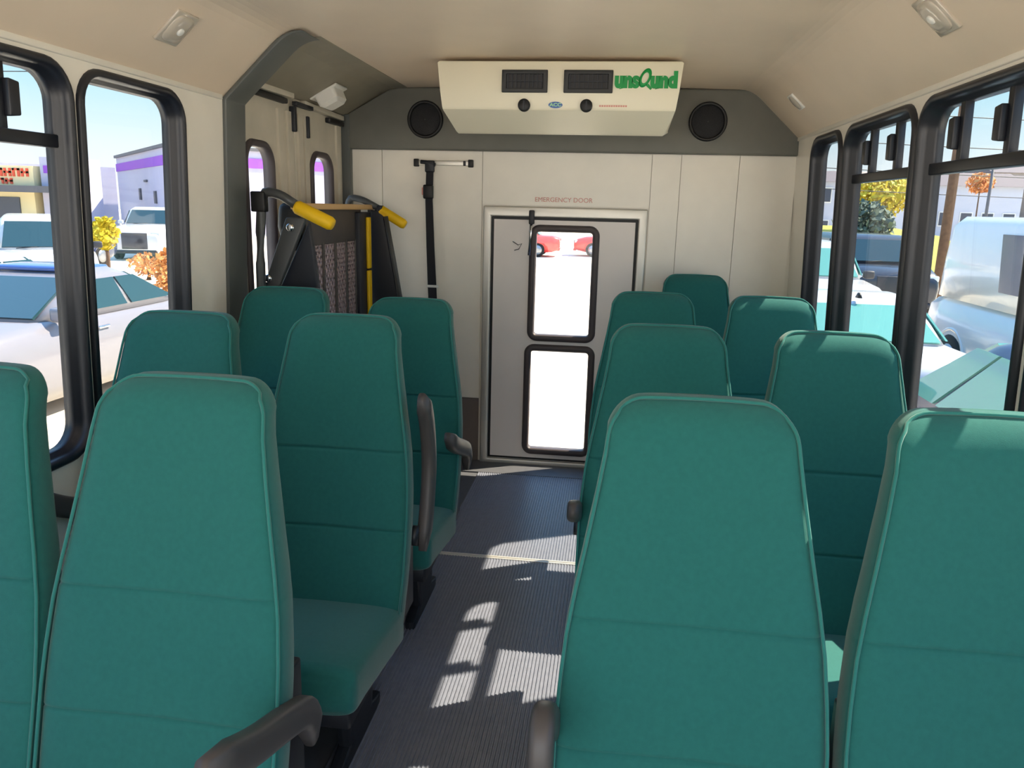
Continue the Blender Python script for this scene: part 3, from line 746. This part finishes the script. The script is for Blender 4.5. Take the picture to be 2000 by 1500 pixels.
    if kind == 'pickup':
        bb = MB(); 
        bb.box(-h+.08, -h+1.95, -hw*.92, -hw*.82, .7, beltz+.1, .02); bb.box(-h+.08, -h+1.95, hw*.82, hw*.92, .7, beltz+.1, .02); bb.box(-h+.02, -h+.12, -hw*.9, hw*.9, .7, beltz+.1, .02); bb.build('cargo_bed', paint, e_)
    return e_
F_ = R(-90)   # nose towards -y
B_r = R(90)   # nose towards +y
car('car', 'silver sedan with dark blue roof parked right outside the left windows', 'car', -6.12, 7.75, F_, M_carS, L=4.85, hood=1.55, trunk=.75, hoodz=.98, beltz=1.0, roofp=M_roofB, ws=.95, rs=.95, H=1.46)
car('car', 'white sedan roof showing beyond the silver sedan at the left edge', 'car', -8.75, 9.3, F_, M_carW, L=4.7)
car('car', 'white sport utility vehicle facing the bus behind the silver sedan', 'car', -12.05, 15.6, F_+R(38), M_carW, L=4.8, Wd=1.95, H=1.82, hood=1.3, trunk=.1, hoodz=1.15, beltz=1.15, ws=.5, rs=.25, kind='suv')
car('pickup_truck', 'white pickup truck parked in front of the grey and purple building', 'truck', -17.6, 29.0, F_+R(14), M_carW, L=5.6, Wd=2.0, H=1.9, hood=1.5, trunk=2.0, hoodz=1.2, beltz=1.25, ws=.6, rs=.2, kind='pickup')
car('car', 'dark blue car far off at the left edge below the orange sign', 'car', -17.4, 22.5, F_, M_carN, L=4.6)
car('car', 'navy car alongside the bus, its side window filling the lower right', 'car', 3.25, 4.75, B_r, M_carN, L=4.7, Wd=1.84, H=1.6, hood=1.15, trunk=.5, ws=1.1, rs=.6, glassm=M_cgl2)
cb = car('car', 'white car with a roof antenna in front of the navy car', 'car', 3.05, 9.8, B_r, M_carW, L=4.5, Wd=1.78, H=1.36, hood=1.2, trunk=.85, ws=.8, rs=.75, hoodz=.92, beltz=.93, glassm=M_cgl2)
bb = MB(); bb.loft([[Vector((px, py, z)) for px, py in sell(-.72, 0, a, c, 3, 14)] for z, a, c in ((1.345, .07, .03), (1.40, .03, .012))]); bb.build('antenna', M_black, cb)
car('car', 'white car facing the bus beyond the antenna car, windscreen and wiper showing', 'car', 3.95, 15.4, F_, M_carW, L=4.6, Wd=1.9, H=1.74, hood=1.45, trunk=.15, hoodz=1.1, beltz=1.12, ws=.85, rs=.3, kind='suv', glassm=M_cgl2)
car('car', 'dark blue vehicle behind the white van and the white cars', 'car', 6.6, 20.5, F_, M_carB, L=4.8, Wd=2.0, H=1.8, hood=1.2, trunk=.1, hoodz=1.15, beltz=1.15, ws=.6, rs=.3, kind='suv')
car('van', 'tall white cargo van parked outside the right windows', 'van', 5.75, 9.15, F_, M_carW, L=5.1, Wd=1.98, H=2.27, hood=.7, trunk=.03, hoodz=1.15, beltz=1.22, ws=.75, rs=.08, kind='van')
car('car', 'small red car far behind the bus, left of the two seen through the rear door', 'car', -4.4, 37, R(180), M_carR, L=4.4)
car('car', 'small red car far behind the bus, right of the two seen through the rear door', 'car', .6, 38.5, R(180), M_carR, L=4.4)
b = MB(); b.box(-3.2, .6, 12.1, 12.25, GZ, GZ+.012); tag(b.build('parking_line', mat('line_paint', srgb(150, 152, 170), .8)), 'painted parking line on the ground behind the rear door', 'road marking')

def house(label, x, y, w, d, h, rh, wallm, rz=0, nw=2, rows=1):
    e_ = empty('house', (x, y, GZ), rz, label, 'house', 'houses on the far side of the street')
    b = MB(); b.box(-w/2, w/2, 0, d, 0, h); b.build('wall', wallm, e_)
    b = MB(); b.loft([[Vector((xx, -.3, h)), Vector((xx, d+.3, h)), Vector((xx, d/2, h+rh))] for xx in (-w/2-.3, w/2+.3)], True, True, False); b.build('roof', M_roof, e_)
    for r_ in range(rows):
        for k in range(nw):
            u = -w/2+w*(k+.5)/nw; z = h*(r_+.35)/rows
            b = MB(); b.box(u-.45, u+.45, -.06, .05, z, z+1.1); fr = b.build('window', M_white, e_)
            b = MB(); b.box(u-.38, u+.38, -.08, -.05, z+.08, z+1.02); b.build('pane', M_dkw, fr)
house('pale two-storey house seen through the narrow rear right window', 15.4, 60, 4.4, 6, 4.6, .9, M_house, 0, 3, 2)
house('pale house with grey roof behind the yellow lawn', 21.5, 62, 4.2, 6, 3.6, 1.2, M_house, 0, 2, 1)
house('long pale house behind the brown utility pole', 27.2, 63, 6.0, 6, 4.6, 1.1, M_house, 0, 4, 1)
house('tan house at the right edge above the white van', 34.2, 64, 5.4, 6, 4.4, 1.2, M_house2, 0, 4, 1)
house('small grey house between the long pale house and the tan house', 34.4, 74, 3, 6, 6.2, .9, M_house2, 0, 2, 2)
# hillside
b = MB(); rings = []
for i in range(9):
    yy = 66+i*9; rings.append([Vector((xx, yy, GZ+ (0 if i == 0 else i*1.15+.8*math.sin(xx*.21+i)+.5*math.sin(xx*.53))*max(0, min(1, (xx-2)/14)))) for xx in range(0, 110, 3)])
b.loft(rings, False, False); struct(b.build('hill', M_hill))
b = MB(); rings = []
for yy, zz in ((34, 0), (38, .5), (44, 1.3), (52, 1.6)): rings.append([Vector((xx, yy, GZ+zz)) for xx in (10.5, 12.5, 14.5, 16.2, 17.4)])
b.loft(rings, False, False); struct(b.build('ground_lawn', M_grass))

def leafmass(b, c, rx, ry, rz, n, s):
    for _ in range(n):
        d = Vector((random.gauss(0, 1), random.gauss(0, 1), random.gauss(0, 1))).normalized()*(random.random()**.4)
        p = Vector((c[0]+d.x*rx, c[1]+d.y*ry, c[2]+d.z*rz))
        a = Vector((random.uniform(-1, 1), random.uniform(-1, 1), random.uniform(-1, 1))).normalized(); q = a.orthogonal().normalized(); k = s*random.uniform(.6, 1.3)
        b.raw([p-a*k, p+q*k*.6, p+a*k, p-q*k*.6], [(0, 1, 2, 3)])
def tree(name, label, x, y, h, rx, rz_, m, n=700, s=.12, trunk=True, z0=0, cat='tree'):
    e_ = empty(name, (x, y, GZ+z0), 0, label, cat)
    b = MB(); leafmass(b, (0, 0, h-rz_), rx, rx, rz_, n, s); b.build('foliage', m, e_)
    b = MB(); b.tube([(0, 0, 0), (.03, 0, (h-rz_)*.5), (0, 0, h-rz_)], [.07, .05, .03], 8); b.build('trunk', M_bark, e_)
    return e_
tree('young_tree', 'small yellow-green tree on a thin trunk outside the second left window', -13.6, 19.9, 1.72, .34, .46, M_leafY, 500, .10)
for i, (x, y, h, r_) in enumerate([(-12.6, 20.2, .75, .55), (-11.4, 20.3, .65, .5), (-10.2, 20.4, .62, .5)]):
    tree('shrub', ['low orange shrub below the yellow-green tree', 'low orange shrub, middle one of the row behind the silver sedan', 'low orange shrub at the right end of the row behind the silver sedan'][i], x, y, h, r_, .32, M_leafO, 300, .07, cat='shrub')
tree('shrub', 'tall orange-brown shrub beside the right frame of the second left window', -8.9, 15.1, 1.25, .28, .55, M_leafO, 420, .07, cat='shrub')
tree('tree', 'dark green round tree left of the yellow lawn', 12.3, 40, 3.0, 1.35, 1.3, M_leafG, 1500, .22)
tree('tree', 'yellow-orange tree above the dark green one', 15.2, 47, 4.6, 1.8, 1.2, M_leafY, 1200, .22)
tree('tree', 'small orange tree in front of the long pale house', 21.6, 50, 4.9, .75, .6, M_leafO, 400, .16)
def pole(label, x, y, h, r_, m, arm=True):
    e_ = empty('utility_pole', (x, y, GZ), 0, label, 'pole')
    b = MB(); b.tube([(0, 0, 0), (0, 0, h)], [r_, r_*.75], 14); b.build('shaft', m, e_)
    if arm:
        b = MB(); b.box(-1.1, 1.1, -.06, .06, h-1.0, h-.86); a = b.build('crossarm', m, e_)
        for k in (-1, -.4, .4, 1):
            b = MB(); b.cyl((k, 0, h-.86), (k, 0, h-.7), .05, 8); b.build('insulator', M_white, a)
pole('thick brown utility pole behind the white van', 8.98, 22, 10.5, .13, M_bark)
pole('thin grey pole far off right of the brown utility pole', 15.6, 35, 4.7, .07, M_canopy, False)
def wire(label, pts, grp):
    A, Bq = Vector(pts[0]), Vector(pts[1]); P = []
    for k in range(17):
        t = k/16; p = A.lerp(Bq, t); p.z -= pts[2]*4*t*(1-t); P.append(p)
    b = MB(); b.tube(P, .018, 5); o = b.build('power_line', M_wire); tag(o, label, 'wire', grp)
for k, (za, zb_) in enumerate([(9.6, 9.2), (8.6, 8.2), (7.2, 6.9), (5.8, 5.4), (4.6, 4.2)]):
    wire('thin dark wire strung across the sky above the far houses', [(2, 27+k*2, za*.62), (40, 33+k*2, zb_*.62), .35], 'wires over the far houses')
for k in range(2):
    wire('thin wire crossing the blue sky outside the left windows', [(-40, 26, 6.4-.35*k), (-8, 26, 6.2-.35*k), .3], 'wires outside the left windows')
# grey building with purple stripe
e_ = empty('building', (-26.5, 45, GZ), R(42), 'grey building with a purple stripe below its roof', 'building')
b = MB(); b.box(0, 14, 0, 20, 0, 5.35); b.build('wall', M_bldg, e_)
b = MB(); b.box(-.06, 14.06, -.06, 20.06, 4.25, 4.85); b.build('stripe', M_purp, e_)
b = MB(); b.box(-.15, 14.15, -.15, 20.15, 5.3, 5.5); b.build('parapet', M_canopy, e_)
b = MB(); b.cyl((-.1, -.1, 0), (-.1, -.1, 4.3), .12, 8); b.build('downspout', M_white, e_)
for v, z in ((4.4, 1.9), (9.8, 2.1), (7.2, 3.3)):
    b = MB(); b.box(-.12, 0, v, v+(.5 if z < 2.5 else .9), z, z+(.8 if z < 2.5 else .15)); b.build('vent', M_canopy, e_)
b = MB(); b.box(-9.4, 0, 21, 30, 0, 4.6); b.build('side_wing', M_bldg, e_)
b = MB(); b.box(-9.5, -2, 20.9, 21, 3.3, 4.2); b.build('purple_sign', M_purp, e_)
# shop with orange lettering
e_ = empty('shop', (-39, 44, GZ), R(0), 'cream shop front with orange lettering at the far left', 'building')
b = MB(); b.box(-10, 4.2, 0, 3, 0, 2.45); b.build('wall', M_cream, e_)
b = MB(); b.box(-10, 4.5, -.3, 3, 2.75, 3.95); b.build('sign_board', M_cream, e_)
b = MB(); b.box(4.75, 6.6, 0, 3, 0, 4.5); b.build('side_tower', M_bldg, e_)
b = MB(); b.box(5.0, 6.5, -.06, 0, 3.55, 4.0); b.build('purple_sign', M_purp, e_)
b = MB(); b.box(-10.3, 6.2, -1.2, 3, 2.4, 2.78); b.build('canopy', M_canopy, e_)
for k in range(5):
    b = MB(); b.box(-8+k*2.4, -6.4+k*2.4, -.08, .02, .5, 2.1); b.build('window', M_dkw, e_)
for (u0, u1, z0, z1, n) in ((-1.4, 4.3, 3.32, 3.8, 10), (-2.5, 3.2, 2.88, 3.22, 10)):
    for k in range(n):
        w = (u1-u0)/n; u = u0+k*w; t = w*.26
        b = MB(); b.box(u, u+t, -.36, -.3, z0, z1); b.box(u+w*.58, u+w*.58+t, -.36, -.3, z0, z1)
        b.box(u, u+w*.84, -.36, -.3, (z0+z1)/2-.05, (z0+z1)/2+.07) if k % 2 else b.box(u, u+w*.84, -.36, -.3, z1-.12, z1)
        b.build('letter', M_orange, e_)
